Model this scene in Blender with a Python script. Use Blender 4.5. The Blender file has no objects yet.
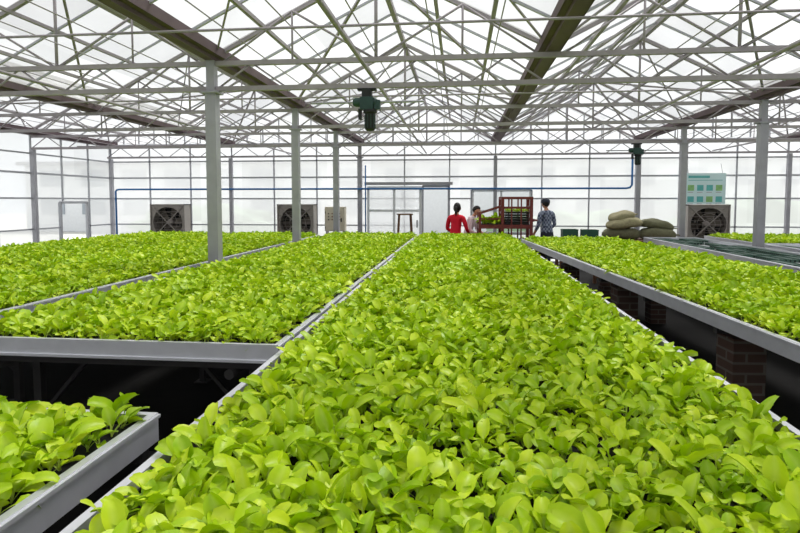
import bpy, bmesh, math, random
import numpy as np
from mathutils import Vector, Matrix, Euler
random.seed(7); rng=np.random.default_rng(7)
scene=bpy.context.scene
COL=scene.collection
scene.view_settings.view_transform='Standard'
scene.view_settings.look='None'
scene.view_settings.exposure=0.0

# ---------------------------------------------------------------- materials
def srgb(r,g,b):
    f=lambda c:(c/255/12.92) if c/255<=0.04045 else ((c/255+0.055)/1.055)**2.4
    return (f(r),f(g),f(b),1)
def mat(name,col,rough=0.6,metal=0.0,var=0.15,nscale=8.0,bump=0.0,spec=0.4):
    m=bpy.data.materials.new(name); m.use_nodes=True
    nt=m.node_tree; b=nt.nodes['Principled BSDF']
    b.inputs['Roughness'].default_value=rough; b.inputs['Metallic'].default_value=metal
    b.inputs['Specular IOR Level'].default_value=spec
    tc=nt.nodes.new('ShaderNodeTexCoord'); n=nt.nodes.new('ShaderNodeTexNoise')
    n.inputs['Scale'].default_value=nscale; n.inputs['Detail'].default_value=4
    nt.links.new(tc.outputs['Object'],n.inputs['Vector'])
    mx=nt.nodes.new('ShaderNodeMix'); mx.data_type='RGBA'
    mx.inputs[6].default_value=tuple(c*(1-var) for c in col[:3])+(1,)
    mx.inputs[7].default_value=tuple(min(1,c*(1+var)) for c in col[:3])+(1,)
    nt.links.new(n.outputs['Fac'],mx.inputs[0]); nt.links.new(mx.outputs[2],b.inputs['Base Color'])
    if bump>0:
        bp=nt.nodes.new('ShaderNodeBump'); bp.inputs['Strength'].default_value=bump; bp.inputs['Distance'].default_value=0.02
        nt.links.new(n.outputs['Fac'],bp.inputs['Height']); nt.links.new(bp.outputs['Normal'],b.inputs['Normal'])
    return m
M={}
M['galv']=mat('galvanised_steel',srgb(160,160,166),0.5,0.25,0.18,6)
M['under']=mat('shade_darkened_under_frame',srgb(48,46,46),0.7,0.1,0.3,6)  # galvanised legs and bars, darkened: bench shade put into the colour
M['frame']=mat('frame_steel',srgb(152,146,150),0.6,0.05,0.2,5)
M['gutter']=mat('gutter_steel',srgb(104,90,94),0.75,0.0,0.3,3,0,0.2)
M['rail']=mat('aluminium_rail',srgb(228,229,236),0.32,0.5,0.14,10)
M['white']=mat('white_paint',srgb(222,226,226),0.5,0,0.05)
M['mull']=mat('mullion_aluminium',srgb(170,172,178),0.5,0.05,0.1)
M['floor']=mat('shade_darkened_ground_cover',srgb(20,19,18),0.9,0,0.4,2.5,0.3,0.15)  # ground cover near black, shade below the benches put into its colour
M['ground']=mat('outdoor_ground',srgb(200,200,194),0.9,0,0.15,0.6)
M['blue']=mat('blue_pipe_plastic',srgb(45,105,165),0.4)
M['green']=mat('green_motor_paint',srgb(38,66,60),0.4,0.1,0.25,20)
M['dark']=mat('dark_steel',srgb(40,42,42),0.6,0.3)
M['black']=mat('black_plastic',srgb(16,16,17),0.55)
M['fanf']=mat('fan_housing',srgb(150,144,138),0.5,0.3)
M['fanb']=mat('fan_blade',srgb(92,86,78),0.5,0.3)
M['beige']=mat('cabinet_beige',srgb(205,198,175),0.5)
M['red']=mat('red_cart_paint',srgb(112,44,42),0.5,0,0.4,15)
M['wood']=mat('brown_wood',srgb(110,78,58),0.7,0,0.3,10)
M['sack']=mat('woven_sack',srgb(150,144,112),0.85,0,0.3,25,0.4)
M['sack2']=mat('woven_sack_green',srgb(110,110,84),0.85,0,0.3,25,0.4)
M['tgreen']=mat('dark_green_tray',srgb(42,82,66),0.6)
M['grey']=mat('grey_bench_liner',srgb(160,166,166),0.7,0,0.2,10)
M['pale']=mat('poster_pale_cyan',srgb(206,232,234),0.6,0,0.03)
M['teal']=mat('poster_teal',srgb(96,180,178),0.6,0,0.2,14)
M['tealb']=mat('poster_photo_green',srgb(140,190,120),0.6,0,0.4,14)
M['skin']=mat('skin',srgb(200,150,120),0.55,0,0.06)
M['hair']=mat('black_hair',srgb(22,18,17),0.6,0,0.3,60,0.3)
M['redshirt']=mat('red_shirt',srgb(222,20,50),0.8,0,0.15,12,0.2)
M['pinkshirt']=mat('pale_shirt',srgb(225,205,210),0.8,0,0.1,12,0.2)
M['jeans']=mat('dark_trousers',srgb(42,46,60),0.85,0,0.2,12,0.2)
M['shoe']=mat('shoe_rubber',srgb(30,28,28),0.6)
M['eye']=mat('eye_white',srgb(235,235,230),0.3,0,0.0)
M['lip']=mat('lips',srgb(170,90,85),0.5,0,0.05)
M['hedge']=mat('hedge_foliage',srgb(128,150,124),0.9,0,0.3,3,0.5)
M['bldg']=mat('building_render',srgb(214,217,220),0.9,0,0.08)
M['bglass']=mat('building_window',srgb(150,158,166),0.3)

# plaid
def plaid():
    m=bpy.data.materials.new('plaid_shirt'); m.use_nodes=True; nt=m.node_tree; b=nt.nodes['Principled BSDF']
    b.inputs['Roughness'].default_value=0.85
    tc=nt.nodes.new('ShaderNodeTexCoord'); ck=nt.nodes.new('ShaderNodeTexChecker'); ck.inputs['Scale'].default_value=20
    ck.inputs['Color1'].default_value=srgb(70,80,104); ck.inputs['Color2'].default_value=srgb(148,158,176)
    nt.links.new(tc.outputs['Object'],ck.inputs['Vector']); nt.links.new(ck.outputs['Color'],b.inputs['Base Color'])
    return m
M['plaid']=plaid()

def brick():
    m=bpy.data.materials.new('brick_pillar'); m.use_nodes=True; nt=m.node_tree; b=nt.nodes['Principled BSDF']
    b.inputs['Roughness'].default_value=0.9
    tc=nt.nodes.new('ShaderNodeTexCoord'); sx=nt.nodes.new('ShaderNodeSeparateXYZ'); ad=nt.nodes.new('ShaderNodeMath'); ad.operation='ADD'
    cb=nt.nodes.new('ShaderNodeCombineXYZ'); br=nt.nodes.new('ShaderNodeTexBrick')
    nt.links.new(tc.outputs['Object'],sx.inputs[0]); nt.links.new(sx.outputs[0],ad.inputs[0]); nt.links.new(sx.outputs[1],ad.inputs[1])
    nt.links.new(ad.outputs[0],cb.inputs[0]); nt.links.new(sx.outputs[2],cb.inputs[1]); nt.links.new(cb.outputs[0],br.inputs['Vector'])
    br.inputs['Scale'].default_value=1; br.inputs['Brick Width'].default_value=0.22; br.inputs['Row Height'].default_value=0.065
    br.inputs['Mortar Size'].default_value=0.008
    br.inputs['Color1'].default_value=srgb(84,60,50); br.inputs['Color2'].default_value=srgb(68,50,42); br.inputs['Mortar'].default_value=srgb(98,92,84)  # brick tones darkened to carry the shade under the bench
    nt.links.new(br.outputs['Color'],b.inputs['Base Color']); return m
M['brick']=brick()

def film(name,tr,base,var,ribs=None,panel=True,back=0.0):
    """translucent cladding: part clear, part diffusing"""
    m=bpy.data.materials.new(name); m.use_nodes=True; nt=m.node_tree; nt.nodes.clear()
    out=nt.nodes.new('ShaderNodeOutputMaterial'); tc=nt.nodes.new('ShaderNodeTexCoord')
    n=nt.nodes.new('ShaderNodeTexNoise'); n.inputs['Scale'].default_value=0.9; n.inputs['Detail'].default_value=5
    nt.links.new(tc.outputs['Object'],n.inputs['Vector'])
    # per panel variation
    sn=nt.nodes.new('ShaderNodeVectorMath'); sn.operation='SNAP'; sn.inputs[1].default_value=(1.8,0.75,50) if panel else (1.2,1.5,1.1)
    nt.links.new(tc.outputs['Object'],sn.inputs[0])
    wn=nt.nodes.new('ShaderNodeTexWhiteNoise'); nt.links.new(sn.outputs[0],wn.inputs['Vector'])
    ad=nt.nodes.new('ShaderNodeMath'); ad.operation='MULTIPLY_ADD'; ad.inputs[1].default_value=0.5
    nt.links.new(wn.outputs['Value'],ad.inputs[0]); 
    ml=nt.nodes.new('ShaderNodeMath'); ml.operation='MULTIPLY'; ml.inputs[1].default_value=0.6
    nt.links.new(n.outputs['Fac'],ml.inputs[0]); nt.links.new(ml.outputs[0],ad.inputs[2])
    mx=nt.nodes.new('ShaderNodeMix'); mx.data_type='RGBA'
    mx.inputs[6].default_value=tuple(c*(1-var) for c in base[:3])+(1,); mx.inputs[7].default_value=tuple(min(1,c*1.04) for c in base[:3])+(1,)
    nt.links.new(ad.outputs[0],mx.inputs[0])
    T=nt.nodes.new('ShaderNodeBsdfTransparent'); L=nt.nodes.new('ShaderNodeBsdfTranslucent'); D=nt.nodes.new('ShaderNodeBsdfDiffuse')
    for x in (T,L,D): nt.links.new(mx.outputs[2],x.inputs['Color'])
    m1=nt.nodes.new('ShaderNodeMixShader'); m1.inputs[0].default_value=0.35
    nt.links.new(L.outputs[0],m1.inputs[1]); nt.links.new(D.outputs[0],m1.inputs[2])
    m2=nt.nodes.new('ShaderNodeMixShader'); m2.inputs[0].default_value=tr
    nt.links.new(m1.outputs[0],m2.inputs[1]); nt.links.new(T.outputs[0],m2.inputs[2])
    nt.links.new(m2.outputs[0],out.inputs['Surface']); return m
M['roof']=film('roof_film',0.64,(0.97,0.97,0.98),0.52)
M['wall']=film('polycarbonate_wall',0.36,(0.93,0.94,0.95),0.18,panel=False)

def leafmat():
    m=bpy.data.materials.new('seedling_leaf'); m.use_nodes=True; nt=m.node_tree; b=nt.nodes['Principled BSDF']
    out=[n for n in nt.nodes if n.type=='OUTPUT_MATERIAL'][0]
    oi=nt.nodes.new('ShaderNodeObjectInfo'); at=nt.nodes.new('ShaderNodeAttribute'); at.attribute_name='mid'
    cr=nt.nodes.new('ShaderNodeValToRGB'); e=cr.color_ramp.elements
    e[0].position=.12; e[1].position=.88
    e[0].color=srgb(136,182,4); e[1].color=srgb(218,236,46)
    x=cr.color_ramp.elements.new(0.5); x.color=srgb(180,212,14)
    tc=nt.nodes.new('ShaderNodeTexCoord'); n=nt.nodes.new('ShaderNodeTexNoise'); n.inputs['Scale'].default_value=35
    nt.links.new(tc.outputs['Object'],n.inputs['Vector'])
    s=nt.nodes.new('ShaderNodeMath'); s.operation='ADD'; s2=nt.nodes.new('ShaderNodeMath'); s2.operation='MULTIPLY'; s2.inputs[1].default_value=0.5
    nt.links.new(oi.outputs['Random'],s.inputs[0]); nt.links.new(n.outputs['Fac'],s.inputs[1]); nt.links.new(s.outputs[0],s2.inputs[0])
    nt.links.new(s2.outputs[0],cr.inputs[0])
    mx=nt.nodes.new('ShaderNodeMix'); mx.data_type='RGBA'; mx.inputs[7].default_value=srgb(214,230,120)
    nt.links.new(at.outputs['Fac'],mx.inputs[0]); nt.links.new(cr.outputs[0],mx.inputs[6])
    nt.links.new(mx.outputs[2],b.inputs['Base Color']); b.inputs['Roughness'].default_value=0.4; b.inputs['Specular IOR Level'].default_value=0.32
    tl=nt.nodes.new('ShaderNodeBsdfTranslucent'); nt.links.new(mx.outputs[2],tl.inputs['Color'])
    ms=nt.nodes.new('ShaderNodeMixShader'); ms.inputs[0].default_value=0.14
    nt.links.new(b.outputs[0],ms.inputs[1]); nt.links.new(tl.outputs[0],ms.inputs[2]); nt.links.new(ms.outputs[0],out.inputs['Surface'])
    return m
M['leaf']=leafmat()

def traymat(name,plastic,soil):
    m=bpy.data.materials.new(name); m.use_nodes=True; nt=m.node_tree; b=nt.nodes['Principled BSDF']; b.inputs['Roughness'].default_value=0.8
    tc=nt.nodes.new('ShaderNodeTexCoord'); sc=nt.nodes.new('ShaderNodeVectorMath'); sc.operation='SCALE'; sc.inputs['Scale'].default_value=20
    fr=nt.nodes.new('ShaderNodeVectorMath'); fr.operation='FRACTION'; sb=nt.nodes.new('ShaderNodeVectorMath'); sb.operation='SUBTRACT'; sb.inputs[1].default_value=(.5,.5,0)
    mu=nt.nodes.new('ShaderNodeVectorMath'); mu.operation='MULTIPLY'; mu.inputs[1].default_value=(1,1,0); ln=nt.nodes.new('ShaderNodeVectorMath'); ln.operation='LENGTH'
    lt=nt.nodes.new('ShaderNodeMath'); lt.operation='LESS_THAN'; lt.inputs[1].default_value=0.4
    nt.links.new(tc.outputs['Object'],sc.inputs[0]); nt.links.new(sc.outputs[0],fr.inputs[0]); nt.links.new(fr.outputs[0],sb.inputs[0]); nt.links.new(sb.outputs[0],mu.inputs[0])
    nt.links.new(mu.outputs[0],ln.inputs[0]); nt.links.new(ln.outputs['Value'],lt.inputs[0])
    mx=nt.nodes.new('ShaderNodeMix'); mx.data_type='RGBA'; mx.inputs[6].default_value=plastic; mx.inputs[7].default_value=soil
    nt.links.new(lt.outputs[0],mx.inputs[0]); nt.links.new(mx.outputs[2],b.inputs['Base Color']); return m
M['tray']=traymat('plug_tray',srgb(12,12,13),srgb(24,20,16))
M['trayg']=traymat('empty_plug_tray',srgb(84,112,100),srgb(26,38,34))

# ---------------------------------------------------------------- mesh builder
class MB:
    def __init__(s): s.v=[];s.f=[];s.m=[];s.mats=[];s.sm=[]
    def mi(s,k):
        if k not in s.mats: s.mats.append(k)
        return s.mats.index(k)
    def add(s,vs,fs,k,smooth=False):
        o=len(s.v); s.v+= [tuple(v) for v in vs]; i=s.mi(k)
        for f in fs: s.f.append(tuple(a+o for a in f)); s.m.append(i); s.sm.append(smooth)
    def box(s,c,d,k,rot=None):
        vs=[Vector((x*d[0]/2,y*d[1]/2,z*d[2]/2)) for x in(-1,1) for y in(-1,1) for z in(-1,1)]
        if rot is not None: vs=[rot@v for v in vs]
        c=Vector(c); s.add([v+c for v in vs],[(0,1,3,2),(4,6,7,5),(0,4,5,1),(2,3,7,6),(0,2,6,4),(1,5,7,3)],k)
    def b(s,x0,x1,y0,y1,z0,z1,k): s.box(((x0+x1)/2,(y0+y1)/2,(z0+z1)/2),(abs(x1-x0),abs(y1-y0),abs(z1-z0)),k)
    def beam(s,p,q,w,h,k):
        p=Vector(p);q=Vector(q);d=q-p;L=d.length; y=d.normalized()
        up=Vector((0,0,1)) if abs(y.z)<0.95 else Vector((0,1,0))
        x=y.cross(up).normalized(); z=x.cross(y).normalized()
        R=Matrix((x,y,z)).transposed(); s.box((p+q)/2,(w,L,h),k,R)
    def loft(s,pts,rad,k,n=10,caps=True,smooth=True):
        pts=[Vector(p) for p in pts]; rings=[]; ref=None; vs=[]
        for i,p in enumerate(pts):
            a=pts[max(i-1,0)];b=pts[min(i+1,len(pts)-1)];d=(b-a).normalized()
            if ref is None:
                ref=Vector((0,0,1)) if abs(d.z)<0.9 else Vector((0,1,0))
                x=d.cross(ref).normalized()
            else: x=(x-d*x.dot(d)).normalized()
            y=d.cross(x); r=rad[i] if isinstance(rad,(list,tuple)) else rad
            rx,ry=(r if isinstance(r,(list,tuple)) else (r,r))
            for j in range(n):
                t=2*math.pi*j/n; vs.append(p+x*math.cos(t)*rx+y*math.sin(t)*ry)
        fs=[]
        for i in range(len(pts)-1):
            for j in range(n): fs.append((i*n+j,i*n+(j+1)%n,(i+1)*n+(j+1)%n,(i+1)*n+j))
        s.add(vs,fs,k,smooth)
        if caps:
            o=len(s.v)-len(vs); i=s.mi(k)
            s.f.append(tuple(o+j for j in reversed(range(n)))); s.m.append(i); s.sm.append(False)
            e=o+(len(pts)-1)*n; s.f.append(tuple(e+j for j in range(n))); s.m.append(i); s.sm.append(False)
    def tube(s,p,q,r,k,n=8): s.loft([p,q],[r,r],k,n)
    def ell(s,c,r,k,n=16,m=10,fn=None):
        vs=[];fs=[]; c=Vector(c)
        for i in range(m+1):
            ph=math.pi*i/m
            for j in range(n):
                t=2*math.pi*j/n; d=Vector((math.sin(ph)*math.cos(t),math.sin(ph)*math.sin(t),math.cos(ph)))
                v=Vector((d.x*r[0],d.y*r[1],d.z*r[2]))
                if fn: v=fn(d,v)
                vs.append(c+v)
        for i in range(m):
            for j in range(n): fs.append((i*n+j,(i+1)*n+j,(i+1)*n+(j+1)%n,i*n+(j+1)%n))
        s.add(vs,fs,k,True)
    def torus(s,c,R,r,k,n=28,m=6,axis='Y'):
        vs=[];fs=[];c=Vector(c)
        for i in range(n):
            a=2*math.pi*i/n
            for j in range(m):
                b=2*math.pi*j/m; q=(R+r*math.cos(b)); u,w,h=q*math.cos(a),q*math.sin(a),r*math.sin(b)
                vs.append(c+(Vector((u,h,w)) if axis=='Y' else Vector((h,u,w)) if axis=='X' else Vector((u,w,h))))
        for i in range(n):
            for j in range(m): fs.append((i*m+j,((i+1)%n)*m+j,((i+1)%n)*m+(j+1)%m,i*m+(j+1)%m))
        s.add(vs,fs,k,True)
    def build(s,name,loc=(0,0,0),rotz=0,parent=None,bevel=0):
        me=bpy.data.meshes.new(name); me.from_pydata(s.v,[],s.f)
        for k in s.mats: me.materials.append(M[k])
        me.polygons.foreach_set('material_index',s.m); me.polygons.foreach_set('use_smooth',s.sm); me.update()
        o=bpy.data.objects.new(name,me); COL.objects.link(o); o.location=loc; o.rotation_euler=(0,0,rotz)
        if parent: o.parent=parent
        if bevel:
            md=o.modifiers.new('bevel','BEVEL'); md.width=bevel; md.segments=2; md.limit_method='ANGLE'
        return o

# ---------------------------------------------------------------- greenhouse shell
GX=[-9.87,-6.275,-2.68,0.91,4.5,8.1,11.7]       # gutter / column lines
XL,XR=GX[0],GX[-1]; YB,YF=15.0,-3.0; ZE=3.25; RH=0.9
m=MB(); m.b(XL-.1,XR+.1,YF-.1,YB+.1,-0.1,0,'floor'); m.build('floor')
m=MB(); m.add([(-60,-40,-.12),(60,-40,-.12),(60,80,-.12),(-60,80,-.12)],[(0,1,2,3)],'ground'); m.build('ground')

def wallgrid(mb,axis,pos,a0,a1,z0,z1,holes):
    xs=sorted(set([a0,a1]+[h[0] for h in holes]+[h[1] for h in holes])); zs=sorted(set([z0,z1]+[h[2] for h in holes]+[h[3] for h in holes]))
    for i in range(len(xs)-1):
        for j in range(len(zs)-1):
            cx=(xs[i]+xs[i+1])/2;cz=(zs[j]+zs[j+1])/2
            if any(h[0]<cx<h[1] and h[2]<cz<h[3] for h in holes): continue
            q=[(xs[i],zs[j]),(xs[i+1],zs[j]),(xs[i+1],zs[j+1]),(xs[i],zs[j+1])]
            mb.add([(a,pos,z) if axis=='X' else (pos,a,z) for a,z in q],[(0,1,2,3)],'wall')
doorh=(-1.0,-0.3,0,2.05); winh=(0.3,1.85,0.8,1.95)
m=MB(); wallgrid(m,'X',YB,XL,XR,0,ZE,[doorh,winh])
for a,b in zip(GX[:-1],GX[1:]): m.add([(a,YB,ZE),(b,YB,ZE),((a+b)/2,YB,ZE+RH)],[(0,1,2)],'wall')
def framing(mb,axis,pos,a0,a1,step,zs,holes):
    n=int(round((a1-a0)/step))
    P=lambda a,z:(a,pos,z) if axis=='X' else (pos,a,z)
    for i in range(n+1):
        a=a0+(a1-a0)*i/n
        hz=[h for h in holes if h[0]<a<h[1]]
        if hz:
            h=hz[0]; mb.beam(P(a,h[3]),P(a,ZE),.035,.035,'mull')
            if h[2]>0: mb.beam(P(a,0),P(a,h[2]),.035,.035,'mull')
        else: mb.beam(P(a,0),P(a,ZE),.035,.035,'mull')
    for z,w in zs:
        segs=[(a0,a1)]
        for h in holes:
            if h[2]<z<h[3]:
                ns=[]
                for s0,s1 in segs:
                    if s0<h[0]<s1: ns+=[(s0,h[0]),(h[1],s1)]
                    else: ns.append((s0,s1))
                segs=ns
        for s0,s1 in segs: mb.beam(P(s0,z),P(s1,z),w,w,'mull')
    for h in holes:
        for a in h[:2]: mb.beam(P(a,h[2]),P(a,h[3]),.06,.06,'mull')
        for z in h[2:]:
            if z>0: mb.beam(P(h[0],z),P(h[1],z),.06,.06,'mull')
ZR=[(0.05,.06),(1.0,.035),(1.72,.04),(2.3,.045),(2.75,.035),(ZE-.05,.07)]
framing(m,'X',YB-.03,XL,XR,1.2,ZR,[doorh,winh])
for a,b in zip(GX[:-1],GX[1:]):
    c=(a+b)/2
    for t in (.25,.5,.75,1.0,1.25,1.5,1.75):
        x=a+(b-a)*t/2; h=RH*(1-abs(t-1)); m.beam((x,YB-.03,ZE),(x,YB-.03,ZE+h),.03,.03,'mull')
m.build('wall_back')
ldoor=(12.9,13.9,0,1.62)
m=MB(); wallgrid(m,'Y',XL,YF,YB,0,ZE,[ldoor]); framing(m,'Y',XL+.03,YF,YB,1.0,ZR,[ldoor]); m.build('wall_left')
m=MB(); wallgrid(m,'Y',XR,YF,YB,0,ZE,[]); framing(m,'Y',XR-.03,YF,YB,1.0,ZR,[]); m.build('wall_right')
m=MB(); wallgrid(m,'X',YF,XL,XR,0,ZE,[])
for a,b in zip(GX[:-1],GX[1:]): m.add([(a,YF,ZE),(b,YF,ZE),((a+b)/2,YF,ZE+RH)],[(0,1,2)],'wall')
framing(m,'X',YF+.03,XL,XR,1.2,ZR,[]); m.build('wall_front')

# roof
m=MB()
for a,b in zip(GX[:-1],GX[1:]):
    c=(a+b)/2
    m.add([(a,YF,ZE),(c,YF,ZE+RH),(c,YB,ZE+RH),(a,YB,ZE)],[(0,1,2,3)],'roof')
    m.add([(c,YF,ZE+RH),(b,YF,ZE),(b,YB,ZE),(c,YB,ZE+RH)],[(0,1,2,3)],'roof')
m.build('ceiling')
m=MB()
for a,b in zip(GX[:-1],GX[1:]):
    c=(a+b)/2
    m.beam((c,YF,ZE+RH-.04),(c,YB,ZE+RH-.04),.06,.07,'frame')
    for t in (.33,.66):
        for s in (-1,1):
            x=c+s*(c-a)*(1-t); z=ZE+RH*t-.05; m.beam((x,YF,z),(x,YB,z),.04,.04,'frame')
    y=YF
    i=0
    while y<=YB+.01:
        w=.05 if i%4==0 else .026
        for s in (-1,1):
            m.beam((c+s*(c-a),y,ZE-.01),(c,y,ZE+RH-.02),w,w,'frame' if i%4==0 else 'mull')
        y+=.75;i+=1
    # diagonal wind braces in the roof plane
    for y0 in np.arange(YF,YB-.1,6.0):
        for s in (-1,1):
            m.beam((c+s*(c-a),y0,ZE-.03),(c,y0+3,ZE+RH-.06),.03,.03,'frame')
            m.beam((c,y0+3,ZE+RH-.06),(c+s*(c-a),y0+6,ZE-.03),.03,.03,'frame')
            m.beam((c,y0,ZE+RH-.06),(c+s*(c-a),y0+3,ZE-.03),.018,.018,'frame')
m.build('roof_rafters')
for x in GX:
    m=MB(); w=.11; Y0,Y1=YF+.06,YB-.06
    if x==XL: x+=.17
    if x==XR: x-=.17
    m.b(x-w,x+w,Y0,Y1,ZE-.05,ZE-.03,'gutter'); 
    for s in(-1,1):
        m.beam((x+s*w,Y0,ZE-.0),(x+s*w,Y1,ZE-.0),.012,.1,'gutter')
    m.b(x-.05,x+.05,Y0,Y1,ZE-.09,ZE-.05,'gutter')
    m.build('rain_gutter')

# trusses
ZT,ZBt=3.13,2.86
for yt in (0,2.75,5.9,9,12,14.8):
    m=MB(); xl,xr=XL+.06,XR-.06
    m.beam((xl,yt,ZT),(xr,yt,ZT),.05,.05,'frame'); m.beam((xl,yt,ZBt),(xr,yt,ZBt),.05,.05,'frame')
    for a,b in zip(GX[:-1],GX[1:]):
        n=8; st=(b-a)/n
        for i in range(n):
            x0=a+st*i
            if i%2==0: m.tube((x0+.06,yt,ZBt),(x0+st,yt,ZT),.011,'frame',6)
            else: m.tube((x0,yt,ZT),(x0+st-.06,yt,ZBt),.011,'frame',6)
        c=(a+b)/2
        m.tube((c,yt,ZT),(c,yt,ZE+RH-.05),.018,'frame',6)
        for s in(-1,1):
            m.tube((c,yt,ZT),(c+s*(c-a)*.5,yt,ZE+RH*.5-.04),.014,'frame',6)
            m.tube((c+s*(c-a)*.5,yt,ZT),(c+s*(c-a)*.5,yt,ZE+RH*.5-.04),.012,'frame',6)
            m.tube((c+s*(c-a)*.94,yt,ZT),(c+s*(c-a)*.5,yt,ZE+RH*.5-.04),.012,'frame',6)
    m.build('roof_truss')
# screen cables / longitudinal pipes
m=MB()
for x in np.arange(XL+.6,XR-.3,.6):
    if min(abs(x-g) for g in GX)>.15: m.tube((x,YF+.08,3.165),(x,YB-.08,3.165),.006,'frame',5)
for y in np.arange(1.5,15,1.5):
    if abs(y%3)>.1: m.tube((XL+.1,y,3.05),(XR-.1,y,3.05),.012,'frame',5)
for x in (-4.5,-.9,2.7,6.3): m.tube((x,YF+.08,2.92),(x,YB-.08,2.92),.018,'frame',8)
m.build('screen_cables')
# columns
for x in (-2.68,4.5):
    for y in (0,2.75,5.9,9,12,14.9):
        m=MB(); s=.058
        m.b(x-s,x+s,y-s,y+s,0.0,ZBt-.03,'galv'); m.b(x-.045,x+.045,y-.045,y+.045,ZBt-.03,ZE-.09,'galv')
        m.b(x-.07,x+.07,y-.09,y+.09,0,.012,'galv'); m.b(x-.09,x+.09,y-.09,y+.09,ZBt-.05,ZBt-.03,'galv')
        m.build('support_column')
for x,y in [(-9.78,3),(-9.78,6),(-9.78,9),(-9.78,12),(-9.78,14.9),(-6.275,14.9),(.91,14.9),(8.1,14.9),(11.6,14.9),(11.6,9),(11.6,3)]:
    m=MB(); m.b(x-.045,x+.045,y-.045,y+.045,0,ZBt-.03,'galv'); m.b(x-.06,x+.06,y-.06,y+.06,0,.012,'galv'); m.build('wall_column')

# ---------------------------------------------------------------- seedlings
def leaf(V,F,A,az,el,L,W,bend,cup,twist,base):
    NL,NA=8,4; o=len(V); pos=Vector(base); ts=[i/NL for i in range(NL+1)]
    ca,sa=math.cos(az),math.sin(az); r=Vector((ca,sa,0)); side0=Vector((-sa,ca,0))
    step=L/NL; ph=random.uniform(0,6)
    for i,t in enumerate(ts):
        e=el-bend*t**1.6
        d=r*math.cos(e)+Vector((0,0,1))*math.sin(e); nrm=-r*math.sin(e)+Vector((0,0,1))*math.cos(e)
        side=(side0*math.cos(twist*t)+nrm*math.sin(twist*t)); nn=(nrm*math.cos(twist*t)-side0*math.sin(twist*t))
        if i>0: pos=pos+d*step
        if t<.38: w=.0022+.002*t
        else:
            u=(t-.38)/.62; w=W*(math.sin(math.pi*min(1,u*.88+.07))**.5)
            if i==NL: w=W*.36
        for j in range(NA+1):
            q=(j/NA-.5)*2
            h=cup*w*abs(q)**1.4+ (.08*W*math.sin(ph+t*11+q*2) if abs(q)>.9 and t>.4 else 0)
            V.append(pos+side*(w*q)+nn*h); A.append((.9 if t<.38 else .45*(1-t*.6)) if j==NA//2 else (.7 if t<.36 else 0))
    for i in range(NL):
        for j in range(NA): a=o+i*(NA+1)+j; F.append((a,a+1,a+NA+2,a+NA+1))
srccol=bpy.data.collections.new('seedling_variants')
for k in range(16):
    V=[];F=[];A=[]; n=random.choice([4,4,5,5]); a0=random.uniform(0,6.28)
    for i in range(n):
        f=i/(n-1)
        leaf(V,F,A,a0+i*2.4+random.uniform(-.5,.5),math.radians(54+30*f+random.uniform(-14,8)),(.100-.022*f)*random.uniform(.78,1.18),
             random.uniform(.0175,.0225)*(1-.18*f),math.radians(random.uniform(30,100)),random.uniform(.1,.6),random.uniform(-.7,.7),(random.uniform(-.003,.003),random.uniform(-.003,.003),0))
    me=bpy.data.meshes.new('seedling_%d'%k); me.from_pydata([tuple(v) for v in V],[],F)
    at=me.attributes.new('mid','FLOAT','POINT'); at.data.foreach_set('value',A)
    me.polygons.foreach_set('use_smooth',[True]*len(F)); me.materials.append(M['leaf']); me.update()
    o=bpy.data.objects.new('seedling_%d'%k,me); srccol.objects.link(o)
ng=bpy.data.node_groups.new('seedling_scatter','GeometryNodeTree')
ng.interface.new_socket('Geometry',in_out='INPUT',socket_type='NodeSocketGeometry'); ng.interface.new_socket('Geometry',in_out='OUTPUT',socket_type='NodeSocketGeometry')
gi=ng.nodes.new('NodeGroupInput'); go=ng.nodes.new('NodeGroupOutput'); ci=ng.nodes.new('GeometryNodeCollectionInfo')
ci.inputs['Collection'].default_value=srccol; ci.inputs['Separate Children'].default_value=True; ci.inputs['Reset Children'].default_value=True
ip=ng.nodes.new('GeometryNodeInstanceOnPoints'); ip.inputs['Pick Instance'].default_value=True
def na(n,t):
    x=ng.nodes.new('GeometryNodeInputNamedAttribute'); x.data_type=t; x.inputs['Name'].default_value=n; return x
L=ng.links.new
L(gi.outputs[0],ip.inputs['Points']); L(ci.outputs[0],ip.inputs['Instance'])
L(na('vidx','INT').outputs['Attribute'],ip.inputs['Instance Index'])
L(na('rot','FLOAT_VECTOR').outputs['Attribute'],ip.inputs['Rotation']); L(na('scl','FLOAT').outputs['Attribute'],ip.inputs['Scale'])
L(ip.outputs[0],go.inputs[0])
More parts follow.
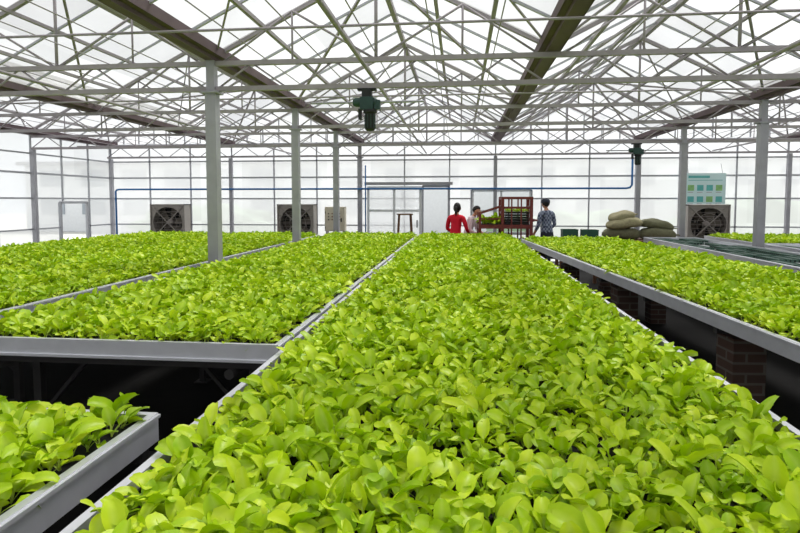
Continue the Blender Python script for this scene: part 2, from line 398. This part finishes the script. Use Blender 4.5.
def seedlings(x0,x1,y0,y1,z,loc=(0,0,0),rotz=0,sp=.052,miss=.06,parent=None,name='leafy_seedlings',smul=1.0,edge=0.0):
    nx=max(1,int((x1-x0)/sp)); ny=max(1,int((y1-y0)/sp))
    X,Y=np.meshgrid(x0+(np.arange(nx)+.5)*(x1-x0)/nx, y0+(np.arange(ny)+.5)*(y1-y0)/ny)
    X=X.ravel();Y=Y.ravel(); k=rng.random(len(X))>miss; X=X[k];Y=Y[k]; n=len(X)
    X=X+rng.normal(0,.006,n); Y=Y+rng.normal(0,.006,n)
    # soft growth variation along the bench
    g=1+.10*np.sin(X*3.1+Y*1.3)*np.sin(Y*2.2-X)+rng.normal(0,.19,n)
    # outer rows stay a little smaller
    de=np.minimum(np.minimum(X-x0,x1-X),np.minimum(Y-y0,y1-Y))
    g=g*(1-edge*np.clip(1-de/.12,0,1))
    co=np.stack([X,Y,np.full(n,z)],1)
    me=bpy.data.meshes.new(name); me.vertices.add(n); me.vertices.foreach_set('co',co.ravel().astype(np.float32))
    me.attributes.new('vidx','INT','POINT').data.foreach_set('value',rng.integers(0,16,n).astype(np.int32))
    rot=np.stack([rng.normal(0,.17,n),rng.normal(0,.17,n),rng.uniform(0,6.283,n)],1)
    me.attributes.new('rot','FLOAT_VECTOR','POINT').data.foreach_set('vector',rot.ravel().astype(np.float32))
    me.attributes.new('scl','FLOAT','POINT').data.foreach_set('value',(np.clip(g,.5,1.42)*smul).astype(np.float32))
    me.update(); o=bpy.data.objects.new(name,me); COL.objects.link(o); o.location=loc; o.rotation_euler=(0,0,rotz)
    if parent: o.parent=parent
    md=o.modifiers.new('scatter','NODES'); md.node_group=ng; return o

# ---------------------------------------------------------------- benches
ZB=.98
def bench(w,l,loc,rotz=0,plants=True,pillar=False,traykey='tray',cover=(0,1),top=ZB,brace=True,kind='growing_bench',smul=1.0,edge=.18):
    """local origin = near left corner; x across, y along"""
    m=MB(); H=.09; t=.022
    m.b(0,t,0,l,top-H,top,'rail'); m.b(w-t,w,0,l,top-H,top,'rail'); m.b(t,w-t,0,t,top-H,top,'rail'); m.b(t,w-t,l-t,l,top-H,top,'rail')
    # folded lips of the rail
    m.b(t,t+.018,t,l-t,top-H,top-H+.006,'rail'); m.b(w-t-.018,w-t,t,l-t,top-H,top-H+.006,'rail')
    m.b(-.008,0,0,l,top-.014,top-.004,'rail'); m.b(w,w+.008,0,l,top-.014,top-.004,'rail'); m.b(0,w,-.010,0,top-H+.004,top-H+.016,'rail')
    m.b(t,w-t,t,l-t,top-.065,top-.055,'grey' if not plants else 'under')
    n=max(2,int(l/1.0))
    for i in range(n+1):
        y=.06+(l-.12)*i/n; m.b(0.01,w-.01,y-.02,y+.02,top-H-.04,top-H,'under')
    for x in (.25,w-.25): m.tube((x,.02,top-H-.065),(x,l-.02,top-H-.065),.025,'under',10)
    n=max(1,int(round(l/2.0)))
    for i in range(n+1):
        y=.35+(l-.7)*i/n
        for x in (.25,w-.25):
            if pillar:
                m.b(x-.1,x+.1,y-.1,y+.1,0,top-H-.09,'brick')
            else:
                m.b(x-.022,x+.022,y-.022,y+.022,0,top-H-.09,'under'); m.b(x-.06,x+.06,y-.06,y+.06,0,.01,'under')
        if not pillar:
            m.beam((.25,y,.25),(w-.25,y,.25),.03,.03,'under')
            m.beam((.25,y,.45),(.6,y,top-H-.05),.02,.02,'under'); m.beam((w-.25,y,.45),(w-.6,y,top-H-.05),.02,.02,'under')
    o=m.build(kind,loc,rotz)
    # plug trays
    tw,tl=(w-2*t-.02)/6,.54; m=MB(); ny=int((l-2*t)/tl); tl=(l-2*t-.01)/ny
    for i in range(6):
        for j in range(ny):
            if not(cover[0]<=(j+.5)/ny<=cover[1]): continue
            if not plants and random.random()<.25: continue
            x0=t+.01+i*tw+.003; y0=t+.005+j*tl+.003; x1=x0+tw-.006; y1=y0+tl-.006
            m.b(x0,x1,y0,y1,top-.055,top-.028,traykey)
            for a in ((x0,x0+.006,y0,y1),(x1-.006,x1,y0,y1),(x0+.006,x1-.006,y0,y0+.006),(x0+.006,x1-.006,y1-.006,y1)): m.b(*a,top-.028,top-.020,'black' if plants else 'tgreen')
    m.build('plug_trays',parent=o)
    if plants:
        seedlings(t+.032,w-t-.032,t+.03,l-t-.03,top-.028,loc,rotz,edge=edge,smul=smul)
    return o
bench(1.79,10.6,(-.80,.5,0))
bench(1.745,8.6,(-2.585,2.5,0))
bench(1.76,2.4,(-2.71,-.75,0),smul=1.12,edge=.05)
bench(1.76,9.6,(-4.56,1.4,0))
bench(1.80,9.2,(-6.45,1.8,0))
bench(1.66,8.9,(1.69,1.3,0),rotz=math.radians(3.9),pillar=True)
bench(.95,6.6,(3.42,4.3,0),plants=False,traykey='trayg')
bench(1.76,5.4,(4.75,3.9,0),plants=False,traykey='trayg')
bench(1.76,2.0,(4.75,9.5,0))
bench(1.76,7.6,(6.65,3.9,0))

# ---------------------------------------------------------------- exhaust fans
def fan(x):
    m=MB(); s=.5; d=.36
    for a in (-1,1):
        m.b(a*s-.03 if a>0 else -s,a*s if a>0 else -s+.03,-d,0,-s,s,'fanf')
    m.b(-s,s,-d,0,s-.03,s,'fanf'); m.b(-s,s,-d,0,-s,-s+.03,'fanf')
    m.b(-s+.03,s-.03,-.03,-.01,-s+.03,s-.03,'dark')
    # shroud face with round opening
    n=32; vs=[];fs=[]; R=.43
    for i in range(n):
        a=2*math.pi*i/n; c,q=math.cos(a),math.sin(a); k=(s-.01)/max(abs(c),abs(q)); vs+=[(c*k,-d+.03,q*k),(c*R,-d+.03,q*R),(c*R,-.05,q*R)]
    for i in range(n):
        j=(i+1)%n; fs+=[(3*i,3*j,3*j+1,3*i+1),(3*i+1,3*j+1,3*j+2,3*i+2)]
    m.add(vs,fs,'fanf'); m.torus((0,-d+.03,0),R,.012,'fanf')
    for i in range(6):
        a=math.pi*i/3+.2; rad=Vector((math.cos(a),0,math.sin(a))); tan=Vector((-math.sin(a),0,math.cos(a)))
        p=[]
        for r,w in ((.07,.05),(.25,.10),(.41,.13)):
            for q in(-1,1): p.append(rad*r+tan*w*q+Vector((0,-.17+.05*q,0)))
        m.add(p,[(0,1,3,2),(2,3,5,4)],'fanb')
    m.loft([(0,-.25,0),(0,-.22,0),(0,-.05,0)],[.05,.09,.09],'fanf',14)
    for q in(-.22,.22): m.b(q-.015,q+.015,-.10,-.07,-s+.03,s-.03,'fanf')
    m.beam((-s+.02,-d+.01,-s+.02),(s-.02,-d+.01,s-.02),.02,.02,'fanf'); m.beam((-s+.02,-d+.01,s-.02),(s-.02,-d+.01,-s+.02),.02,.02,'fanf')
    for q in np.arange(-.4,.41,.1): m.tube((-s+.02,-d,q),(s-.02,-d,q),.004,'fanf',5)
    for r in(.15,.28): m.torus((0,-d,0),r,.004,'fanf',24,4)
    for q in(-.4,.4): m.b(q-.03,q+.03,-d+.03,-.03,-1.07,-s,'galv')
    m.build('exhaust_fan',(x,YB-.06,1.07))
for x in (-7.98,-4.38,6.12): fan(x)

# cabinet
m=MB(); m.b(-.27,.27,-.25,0,.85,1.5,'beige'); m.b(-.25,.25,-.265,-.25,.87,1.48,'beige'); m.b(.17,.2,-.29,-.265,1.1,1.2,'dark')
for z in(.95,1.35): m.b(-.262,-.245,-.275,-.25,z-.03,z+.03,'dark')
for i in range(4):
    for j in range(3): m.tube((-.16+.1*i,-.265,1.16+.08*j),(-.16+.1*i,-.28,1.16+.08*j),.018,['dark','red','green','dark'][i],8)
for x in(-.23,.23): m.b(x-.02,x+.02,-.22,-.18,0,.85,'galv'); m.b(x-.02,x+.02,-.06,-.02,0,.85,'galv')
m.build('electrical_cabinet',(-3.33,YB-.07,0),bevel=.004)

# stool
m=MB(); h=1.37
m.b(-.17,.17,-.15,.15,h-.03,h,'wood')
for a in(-1,1):
    for b in(-1,1): m.beam((a*.13,b*.11,h-.03),(a*.2,b*.17,0),.03,.03,'wood')
    m.beam((a*.17,-.14,.5),(a*.17,.14,.5),.025,.025,'wood'); m.beam((a*.15,-.125,.9),(a*.15,.125,.9),.025,.025,'wood')
    m.beam((-.17,a*.14,.5),(.17,a*.14,.5),.025,.025,'wood'); m.beam((-.15,a*.125,.9),(.15,a*.125,.9),.025,.025,'wood')
m.build('tall_stool',(-1.24,12.6,0),.2)

# doors / windows
m=MB(); x0,x1=-2.45,-1.05
for x in (x0,(x0+x1)/2,x1): m.b(x-.03,x+.03,-.03,.03,.02,2.05,'white')
for z in (.05,.7,1.4,2.02): m.b(x0,x1,-.025,.025,z-.03,z+.03,'white')
m.add([(x0,.0,.05),(x1,.0,.05),(x1,.0,2.02),(x0,.0,2.02)],[(0,1,2,3)],'wall'); m.b(x0-.1,-.2,-.02,.05,2.08,2.16,'galv')
m.b(x1-.1,x1-.07,-.05,-.03,.95,1.15,'dark'); m.build('door_1',(0,YB-.12,0))
m=MB()
for x in (.33,1.07,1.82): m.b(x-.025,x+.025,-.02,.02,.83,1.92,'white')
for z in(.83,1.4,1.92): m.b(.33,1.82,-.02,.02,z-.02,z+.02,'white')
m.build('window_1',(0,YB-.07,0))

# outside: hedge and neighbouring greenhouse / building, widened to dim the back wall
m=MB()
def hf(d,v):
    return v*(1+.12*math.sin(v.x*3+v.z*7)+.1*math.sin(v.x*7+1))
for cx,hh in((-12,1.0),(5.5,.8),(13,1.2)):
    m.ell((cx,0,hh*.6),(3.6,.8,hh),'hedge',48,20,hf)
m.build('hedge',(0,26,-.1))
m=MB(); m.b(-26,26,0,6,0,3.8,'bldg')
for i in range(20):
    for z in(1.0,2.6):
        if z<2 and i in(9,10): continue
        m.b(-25+i*2.5,-23.6+i*2.5,-.05,.0,z,z+.9,'bglass')
m.b(-26.3,26.3,-.3,6.3,3.8,4.0,'galv'); m.build('farm_building',(1,30,-.1))

# blue water pipe along back wall
m=MB(); z=1.98; y=YB-.2
m.loft([(-9.6,y,.0),(-9.6,y,z-.06),(-9.57,y,z-.02),(-9.5,y,z),(4.2,y,z),(4.28,y,z+.02),(4.33,y,z+.08),(4.33,y,2.8)],[.026]*8,'blue',10)
for x in np.arange(-8.6,4,1.2):
    if min(abs(x-g) for g in GX)>.1 and not -2.6<x<-1.0: m.b(x-.015,x+.015,y+.02,YB-.05,z-.015,z+.015,'white')
m.build('water_pipe')
m=MB(); m.loft([(-2.5,YB-.27,2.6),(-2.5,YB-.27,2.0),(-2.5,YB-.27,.0)],[.018]*3,'blue',8); m.build('drop_pipe')

# poster board
m=MB(); m.b(-.48,.48,-.015,.0,-.38,.38,'pale'); m.b(-.40,.1,-.018,-.015,.26,.32,'teal'); m.b(-.40,.4,-.017,-.015,.20,.215,'teal')
for i in range(4):
    for j in range(2):
        x=-.43+i*.22; zz=-.05-j*.28; m.b(x+.02,x+.17,-.018,-.015,zz,zz+.14,'tealb' if (i+j)%3==0 else 'teal')
        m.b(x+.02,x+.15,-.017,-.015,zz-.05,zz-.035,'mull')
for x in(-.4,.4): m.tube((x,-.005,.38),(x,.1,.62),.004,'dark',5)
m.build('notice_board',(6.0,YB-.42,1.96))

# gear motors hanging on trusses
def motor(x,y,z):
    m=MB()
    m.b(-.05,.05,-.05,.05,.08,.17,'dark'); m.b(-.1,.1,-.04,.04,.15,.17,'dark')
    m.b(-.07,.07,-.06,.06,-.05,.08,'green'); m.loft([(0.03,0,-.05),(0.03,0,-.08),(0.03,0,-.09),(0.03,0,-.25),(0.03,0,-.27)],[.072,.072,.056,.056,.036],'dark',16)
    for i in range(10):
        a=i*math.pi/5; m.beam((.03+math.cos(a)*.056,math.sin(a)*.056,-.10),(.03+math.cos(a)*.056,math.sin(a)*.056,-.24),.008,.016,'green')
    m.loft([(-.15,0,.03),(-.12,0,.03),(.08,0,.03),(.11,0,.03)],[.035,.05,.05,.03],'green',14)
    m.b(.075,.14,-.035,.035,-.05,.05,'green'); m.tube((-.6,0,.03),(.6,0,.03),.013,'galv',8)
    m.b(-.09,-.06,-.04,.04,-.15,-.04,'dark')
    m.build('gear_motor',(x,y,z),bevel=.004)
motor(-.98,5.9,2.66); motor(3.58,12.0,2.66)

# sacks on table
m=MB(); m.b(0,1.42,0,1.1,.84,.88,'wood')
for x in(.06,1.36):
    for y in(.06,1.04): m.b(x-.04,x+.04,y-.04,y+.04,0,.84,'wood')
m.b(.06,1.36,.04,.08,.7,.84,'wood'); m.b(.06,1.36,1.02,1.06,.7,.84,'wood'); m.build('wooden_table',(2.88,11.35,0))
def sack(c,L,W,Hh,rz,k,tilt=0):
    m=MB(); ph=random.uniform(0,6)
    def fn(d,v):
        e=.6; sg=lambda q:math.copysign(abs(q)**e,q)
        x=sg(d.x)*L/2; y=sg(d.y)*W/2*(1-.25*abs(d.x)**4); z=math.copysign(abs(d.z)**.8,d.z)*Hh/2*(1-.4*abs(d.x)**5)
        z+=.022*math.sin(x*15+ph)*math.cos(y*14)*(1 if d.z>0 else 0)
        z-=.07*(2*x/L)**2*.5
        return Vector((x,y,z))
    m.ell((0,0,0),(1,1,1),k,36,20,fn)
    m.box((L/2+.02,0,-.03),(.06,W*.5,.02),k); 
    o=m.build('fertilizer_sack',c,rz); o.rotation_euler=(0,tilt,rz); return o
tz=.88
sack((3.28,11.85,tz+.125),.76,.48,.24,.1,'sack2'); sack((3.96,11.8,tz+.125),.72,.48,.24,-.15,'sack2')
sack((3.30,11.75,tz+.335),.72,.46,.21,.25,'sack',-.1); sack((3.96,11.83,tz+.31),.66,.44,.19,-.1,'sack2',.16)
sack((3.26,11.8,tz+.48),.52,.40,.16,.35,'sack',-.2)
# green crates at end of right bench
for i,(x,y) in enumerate([(2.5,11.2),(2.15,11.35)]):
    m=MB(); m.b(-.14,.14,-.12,.12,0,.02,'tgreen')
    for a in(-1,1):
        m.b(a*.14-.008,a*.14+.008,-.12,.12,.02,.2,'tgreen'); m.b(-.14,.14,a*.12-.008,a*.12+.008,.02,.2,'tgreen')
    m.b(-.15,.15,-.13,-.12,.18,.2,'tgreen'); m.b(-.15,.15,.12,.13,.18,.2,'tgreen'); m.build('plastic_crate',(x,y,.9))
m=MB(); m.b(1.9,2.75,11.0,11.6,.86,.9,'wood')
for x in(1.95,2.7):
    for y in(11.05,11.55): m.b(x-.03,x+.03,y-.03,y+.03,0,.86,'wood')
m.build('side_table')

# dark red plant trolley: trays racked low, open ladder frame on the right
def trolley():
    m=MB(); w,d=1.02,.5
    X0,X1=-w/2,w/2; XM=-.06
    for y in(-d/2,d/2):
        m.b(X0-.025,X0+.025,y-.025,y+.025,.16,1.42,'red')
        for x in (XM,X1): m.b(x-.03,x+.03,y-.03,y+.03,.16,1.74,'red')
        m.b(XM,X1,y-.025,y+.025,1.69,1.74,'red'); m.b(XM,X1,y-.02,y+.02,1.5,1.54,'red')
        for q in (.12,.31): m.b(q-.014,q+.014,y-.012,y+.012,.35,1.70,'red')
        m.beam((X0,y,1.40),(XM,y,1.55),.03,.03,'red'); m.b(X0,XM,y-.015,y+.015,1.28,1.31,'red')
    for z in(.35,.75,1.14):
        for y in(-d/2,d/2): m.b(X0,X1,y-.02,y+.02,z-.04,z+.04,'red')
        for x in(X0,X1): m.b(x-.02,x+.02,-d/2,d/2,z-.04,z+.04,'red')
        for i in range(6): m.b(X0,X1,-d/2+.03+i*.08,-d/2+.06+i*.08,z-.005,z+.008,'red')
    for z in(1.3,1.42,1.54,1.70):
        for x in(XM,X1): m.b(x-.018,x+.018,-d/2,d/2,z-.018,z+.018,'red')
    m.b(X0,X1,-d/2,d/2,.14,.18,'red'); m.b(X0,X0+.03,-d/2,d/2,.2,1.12,'wood')
    for x in(X0+.08,X1-.08):
        for y in(-d/2+.05,d/2-.05):
            m.torus((x,y,.09),.065,.025,'black',18,8,'X'); m.tube((x-.03,y,.09),(x+.03,y,.09),.045,'galv'); m.b(x-.035,x+.035,y-.02,y+.02,.1,.15,'dark')
    m.loft([(X1,-d/2,1.25),(X1+.10,-d/2,1.27),(X1+.12,-d/2+.04,1.27),(X1+.12,d/2-.04,1.27),(X1+.10,d/2,1.27),(X1,d/2,1.25)],[.018]*6,'red',8)
    o=m.build('plant_trolley',(.90,11.65,0),.03)
    t=MB()
    for z in(.36,.76,1.15): 
        for x in(-.33,0,.33): t.b(x-.14,x+.14,-.22,.22,z,z+.045,'black')
    for z in(1.20,1.25,1.30,1.35,1.40): t.b(.0,.46,-.21,.21,z,z+.035,'black')
    t.build('trays',parent=o)
    for z in(.40,.80): seedlings(-.46,.46,-.21,.21,z,parent=o,name='tray_plants')
    seedlings(-.46,-.1,-.21,.21,1.195,parent=o,name='tray_plants',smul=1.9)
    seedlings(.02,.44,-.2,.2,1.435,parent=o,name='tray_plants',smul=.8)
    return o
trolley()

# ---------------------------------------------------------------- people
def person(name,loc,rotz,height,shirt,pants,elbows,wrists,lean=0.0,longhair=False,cap=False,headturn=0.0,step=0.0):
    S=height/1.70
    piv=Vector((0,0,.95)); RL=Matrix.Rotation(lean,3,'X')   # faces -Y ; positive lean bends forward
    U=lambda p: piv+RL@(Vector(p)-piv)
    J={}; vs=[];ed=[];rd=[]
    def V(n,p,r,par=None,up=True):
        J[n]=len(vs); vs.append(U(p) if up else Vector(p)); rd.append(r)
        if par: ed.append((J[par],J[n]))
    V('pel',(0,0,.95),(.145,.11)); V('sp',(0,0,1.10),(.125,.095),'pel'); V('ch',(0,-.005,1.27),(.155,.11),'sp'); V('ut',(0,0,1.39),(.12,.085),'ch')
    V('nk',(0,0,1.45),(.052,.052),'ut'); V('nk2',(0,-.01,1.53),(.048,.05),'nk')
    for s,t in((-1,'L'),(1,'R')):
        V('sh'+t,(s*.175,0,1.385),(.062,.062),'ut')
        e=Vector(elbows[0 if s<0 else 1]); w=Vector(wrists[0 if s<0 else 1])
        V('ua'+t,tuple((Vector((s*.19,0,1.37))+e)/2),(.054,.054),'sh'+t); V('el'+t,tuple(e),(.042,.042),'ua'+t)
        V('fa'+t,tuple(e.lerp(w,.4)),(.040,.040),'el'+t); V('wr'+t,tuple(w),(.026,.030),'fa'+t)
        st=step*s
        V('hp'+t,(s*.09,0,.88),(.095,.1),'pel',False); V('th'+t,(s*.1,-.02+st*.3,.70),(.082,.085),'hp'+t,False); V('kn'+t,(s*.1,-.02+st*.6,.49),(.056,.058),'th'+t,False)
        V('cf'+t,(s*.1,.01+st*.8,.34),(.054,.056),'kn'+t,False); V('an'+t,(s*.1,.02+st,.09),(.036,.038),'cf'+t,False)
        V('ft'+t,(s*.105,-.06+st,.045),(.042,.036),'an'+t,False); V('to'+t,(s*.11,-.15+st,.035),(.04,.028),'ft'+t,False)
    me=bpy.data.meshes.new('tmp'); me.from_pydata([tuple(v) for v in vs],ed,[]); tmp=bpy.data.objects.new('tmp',me); COL.objects.link(tmp)
    md=tmp.modifiers.new('skin','SKIN'); md.use_smooth_shade=True
    sv=me.skin_vertices[0].data
    for i,r in enumerate(rd): sv[i].radius=r; sv[i].use_root=(i==0)
    ss=tmp.modifiers.new('ss','SUBSURF'); ss.levels=2; ss.render_levels=2
    bpy.context.view_layer.update()
    dg=bpy.context.evaluated_depsgraph_get(); body=bpy.data.meshes.new_from_object(tmp.evaluated_get(dg)); bpy.data.objects.remove(tmp)
    body.materials.clear()
    for k in (shirt,pants,'skin','shoe'): body.materials.append(M[k])
    RLi=RL.inverted(); wl=[U(w) for w in wrists]; el=[U(e) for e in elbows]
    for p in body.polygons:
        c=p.center; q=piv+RLi@(c-piv); k=0
        if c.z<.09 : k=3
        elif q.z<.96 and not any((c-(w*.75+e*.25)).length<.22 and abs(c.x)>.17 for w,e in zip(wl,el)): k=1
        if q.z>1.455 and abs(q.x)<.08: k=2
        for w,e in zip(wl,el):
            t=(c-e).dot(w-e)/(w-e).length_squared
            if t>.55 and (c-(e+(w-e)*min(t,1.1))).length<.07: k=2
        p.material_index=k; p.use_smooth=True
    body.transform(Matrix.Scale(S,4))
    o=bpy.data.objects.new(name,body); COL.objects.link(o); o.location=loc; o.rotation_euler=(0,0,rotz)
    # head
    hb=MB(); RH_=Matrix.Rotation(headturn,3,'Z')@Matrix.Rotation(lean*.5,3,'X'); hc=U((0,-.02,1.60))
    T=lambda v: (hc+RH_@Vector(v))
    def hf(d,v):
        x,y,z=v
        if z<0: x*=1-.28*(-d.z)**1.5; y=y*(1-.12*(-d.z)) - .012*(-d.z)
        if y<0: y*=.93
        f=math.exp(-((x/.016)**2+((z+.012)/.028)**2)); 
        if d.y<0: y-=.022*f
        if d.y<0: y+=.007*(math.exp(-(((abs(x)-.032)/.016)**2+((z-.008)/.013)**2)))
        return RH_@Vector((x,y,z))
    hb.ell(hc,(.076,.095,.112),'skin',40,30,hf)
    for s in(-1,1):
        hb.ell(T((s*.078,.008,-.005)),(.012,.02,.032),'skin',10,8); hb.ell(T((s*.031,-.073,.008)),(.012,.009,.008),'eye',10,8)
        hb.ell(T((s*.031,-.0805,.008)),(.005,.003,.005),'hair',8,6); hb.ell(T((s*.031,-.083,.026)),(.018,.004,.0035),'hair',8,6)
    hb.ell(T((0,-.079,-.052)),(.024,.008,.008),'lip',12,6)
    def hair(d,v):
        v=Vector(v)
        if d.y<-.15 and d.z<.45: v*=.86     # keep face free
        elif d.z<-.35: v*=.84 if not longhair or d.y<.1 else 1.0
        return RH_@v
    hb.ell(T((0,.008,.012)),(.087,.105,.118),'hair',36,24,hair)
    if longhair: hb.loft([T((0,.09,.03)),T((0,.13,0)),T((0,.13,-.09)),T((0,.115,-.19))],[.022,.032,.028,.008],'hair',12)
    if cap:
        hb.ell(T((0,.006,.05)),(.092,.11,.085),'jeans',24,12); hb.loft([T((0,-.08,.055)),T((0,-.13,.05)),T((0,-.165,.042))],[(.07,.006),(.065,.005),(.035,.004)],'jeans',12)
    hb.v=[tuple(Vector(v)*S) for v in hb.v]; hb.build('head',parent=o)
    # hands
    for i,s in((0,-1),(1,1)):
        w=wl[i]; d=(w-el[i]).normalized(); side=Vector((0,-1,0)); side=(side-d*side.dot(d))
        if side.length<.2: side=Vector((-s,0,0)); side=side-d*side.dot(d)
        side.normalize(); nrm=d.cross(side).normalized()
        if nrm.x*s>0: nrm=-nrm     # palm faces the body
        h=MB()
        # palm
        pts=[w-d*.015,w+d*.02,w+d*.055,w+d*.085]; 
        ringn=12; VV=[];FF=[]
        for p,(a,b) in zip(pts,[(.025,.02),(.033,.017),(.041,.015),(.038,.010)]):
            for j in range(ringn):
                t=2*math.pi*j/ringn; VV.append(p+side*math.cos(t)*a+nrm*math.sin(t)*b)
        for a in range(3):
            for j in range(ringn): FF.append((a*ringn+j,a*ringn+(j+1)%ringn,(a+1)*ringn+(j+1)%ringn,(a+1)*ringn+j))
        FF+= [tuple(range(ringn)),tuple(3*ringn+j for j in range(ringn))]
        h.add(VV,FF,'skin',True)
        for f,(off,Lf) in enumerate(((.028,.070),(.0095,.078),(-.0095,.073),(-.028,.058))):
            b=w+d*.075+side*off; pp=[b]; ang=.12; cur=b; dd=d
            for sg in(.45,.3,.25):
                ang+=.28; dd=(d*math.cos(ang)+nrm*math.sin(ang)+side*off*1.5).normalized(); cur=cur+dd*Lf*sg; pp.append(cur)
            pp.append(cur+dd*.004); h.loft(pp,[.0092,.0088,.0082,.007,.003],'skin',8)
        b=w+d*.022+side*.028; t1=(d*.7+side*.65+nrm*.25).normalized(); t2=(d*.92+side*.2+nrm*.35).normalized()
        h.loft([b,b+t1*.032,b+t1*.032+t2*.028,b+t1*.032+t2*.045],[.012,.011,.009,.004],'skin',8)
        h.v=[tuple(Vector(v)*S) for v in h.v]; h.build('hand_%d'%(i+1),parent=o)
    return o
person('woman_in_red_shirt',(-.10,12.0,0),math.radians(150),1.60,'redshirt','jeans',
       [(-.26,-.05,1.13),(.26,-.05,1.13)],[(-.2,-.28,1.05),(.2,-.28,1.05)],lean=.10,longhair=True,headturn=.3)
person('worker_in_pale_shirt',(.14,12.9,0),math.radians(70),1.58,'pinkshirt','jeans',
       [(-.26,-.12,1.14),(.26,-.12,1.14)],[(-.2,-.36,1.12),(.2,-.36,1.12)],lean=.40,headturn=0)
person('man_in_plaid_shirt',(1.96,12.9,0),math.radians(215),1.69,'plaid','jeans',
       [(-.235,.0,1.12),(.235,-.03,1.12)],[(-.2,-.22,1.0),(.2,-.2,.95)],lean=.08,cap=True,headturn=-.3,step=.08)

# ---------------------------------------------------------------- light
w=bpy.data.worlds.new('overcast_sky'); scene.world=w; w.use_nodes=True; nt=w.node_tree; bg=nt.nodes['Background']
tc=nt.nodes.new('ShaderNodeTexCoord'); sp=nt.nodes.new('ShaderNodeSeparateXYZ'); cr=nt.nodes.new('ShaderNodeValToRGB')
cr.color_ramp.elements[0].position=0.0; cr.color_ramp.elements[0].color=(.88,.92,.96,1); cr.color_ramp.elements[1].position=.6; cr.color_ramp.elements[1].color=(1,1,1,1)
nt.links.new(tc.outputs['Generated'],sp.inputs[0]); nt.links.new(sp.outputs[2],cr.inputs[0]); nt.links.new(cr.outputs[0],bg.inputs['Color'])
bg.inputs['Strength'].default_value=1.25
ld=bpy.data.lights.new('sun','SUN'); ld.energy=4.8; ld.angle=math.radians(12); ld.color=(1,.98,.95)
lo=bpy.data.objects.new('sun',ld); COL.objects.link(lo); lo.rotation_euler=(math.radians(-25),math.radians(14),0); lo.location=(0,0,12)

# ---------------------------------------------------------------- camera
cd=bpy.data.cameras.new('camera'); cam=bpy.data.objects.new('camera',cd); COL.objects.link(cam); scene.camera=cam
cd.sensor_width=36; cd.lens=560/800*36; cam.location=(0,0,1.65)
cam.rotation_euler=(math.radians(90-3.5),0,math.radians(6.12)); cd.shift_y=-31/800; cd.clip_start=.05; cd.clip_end=300
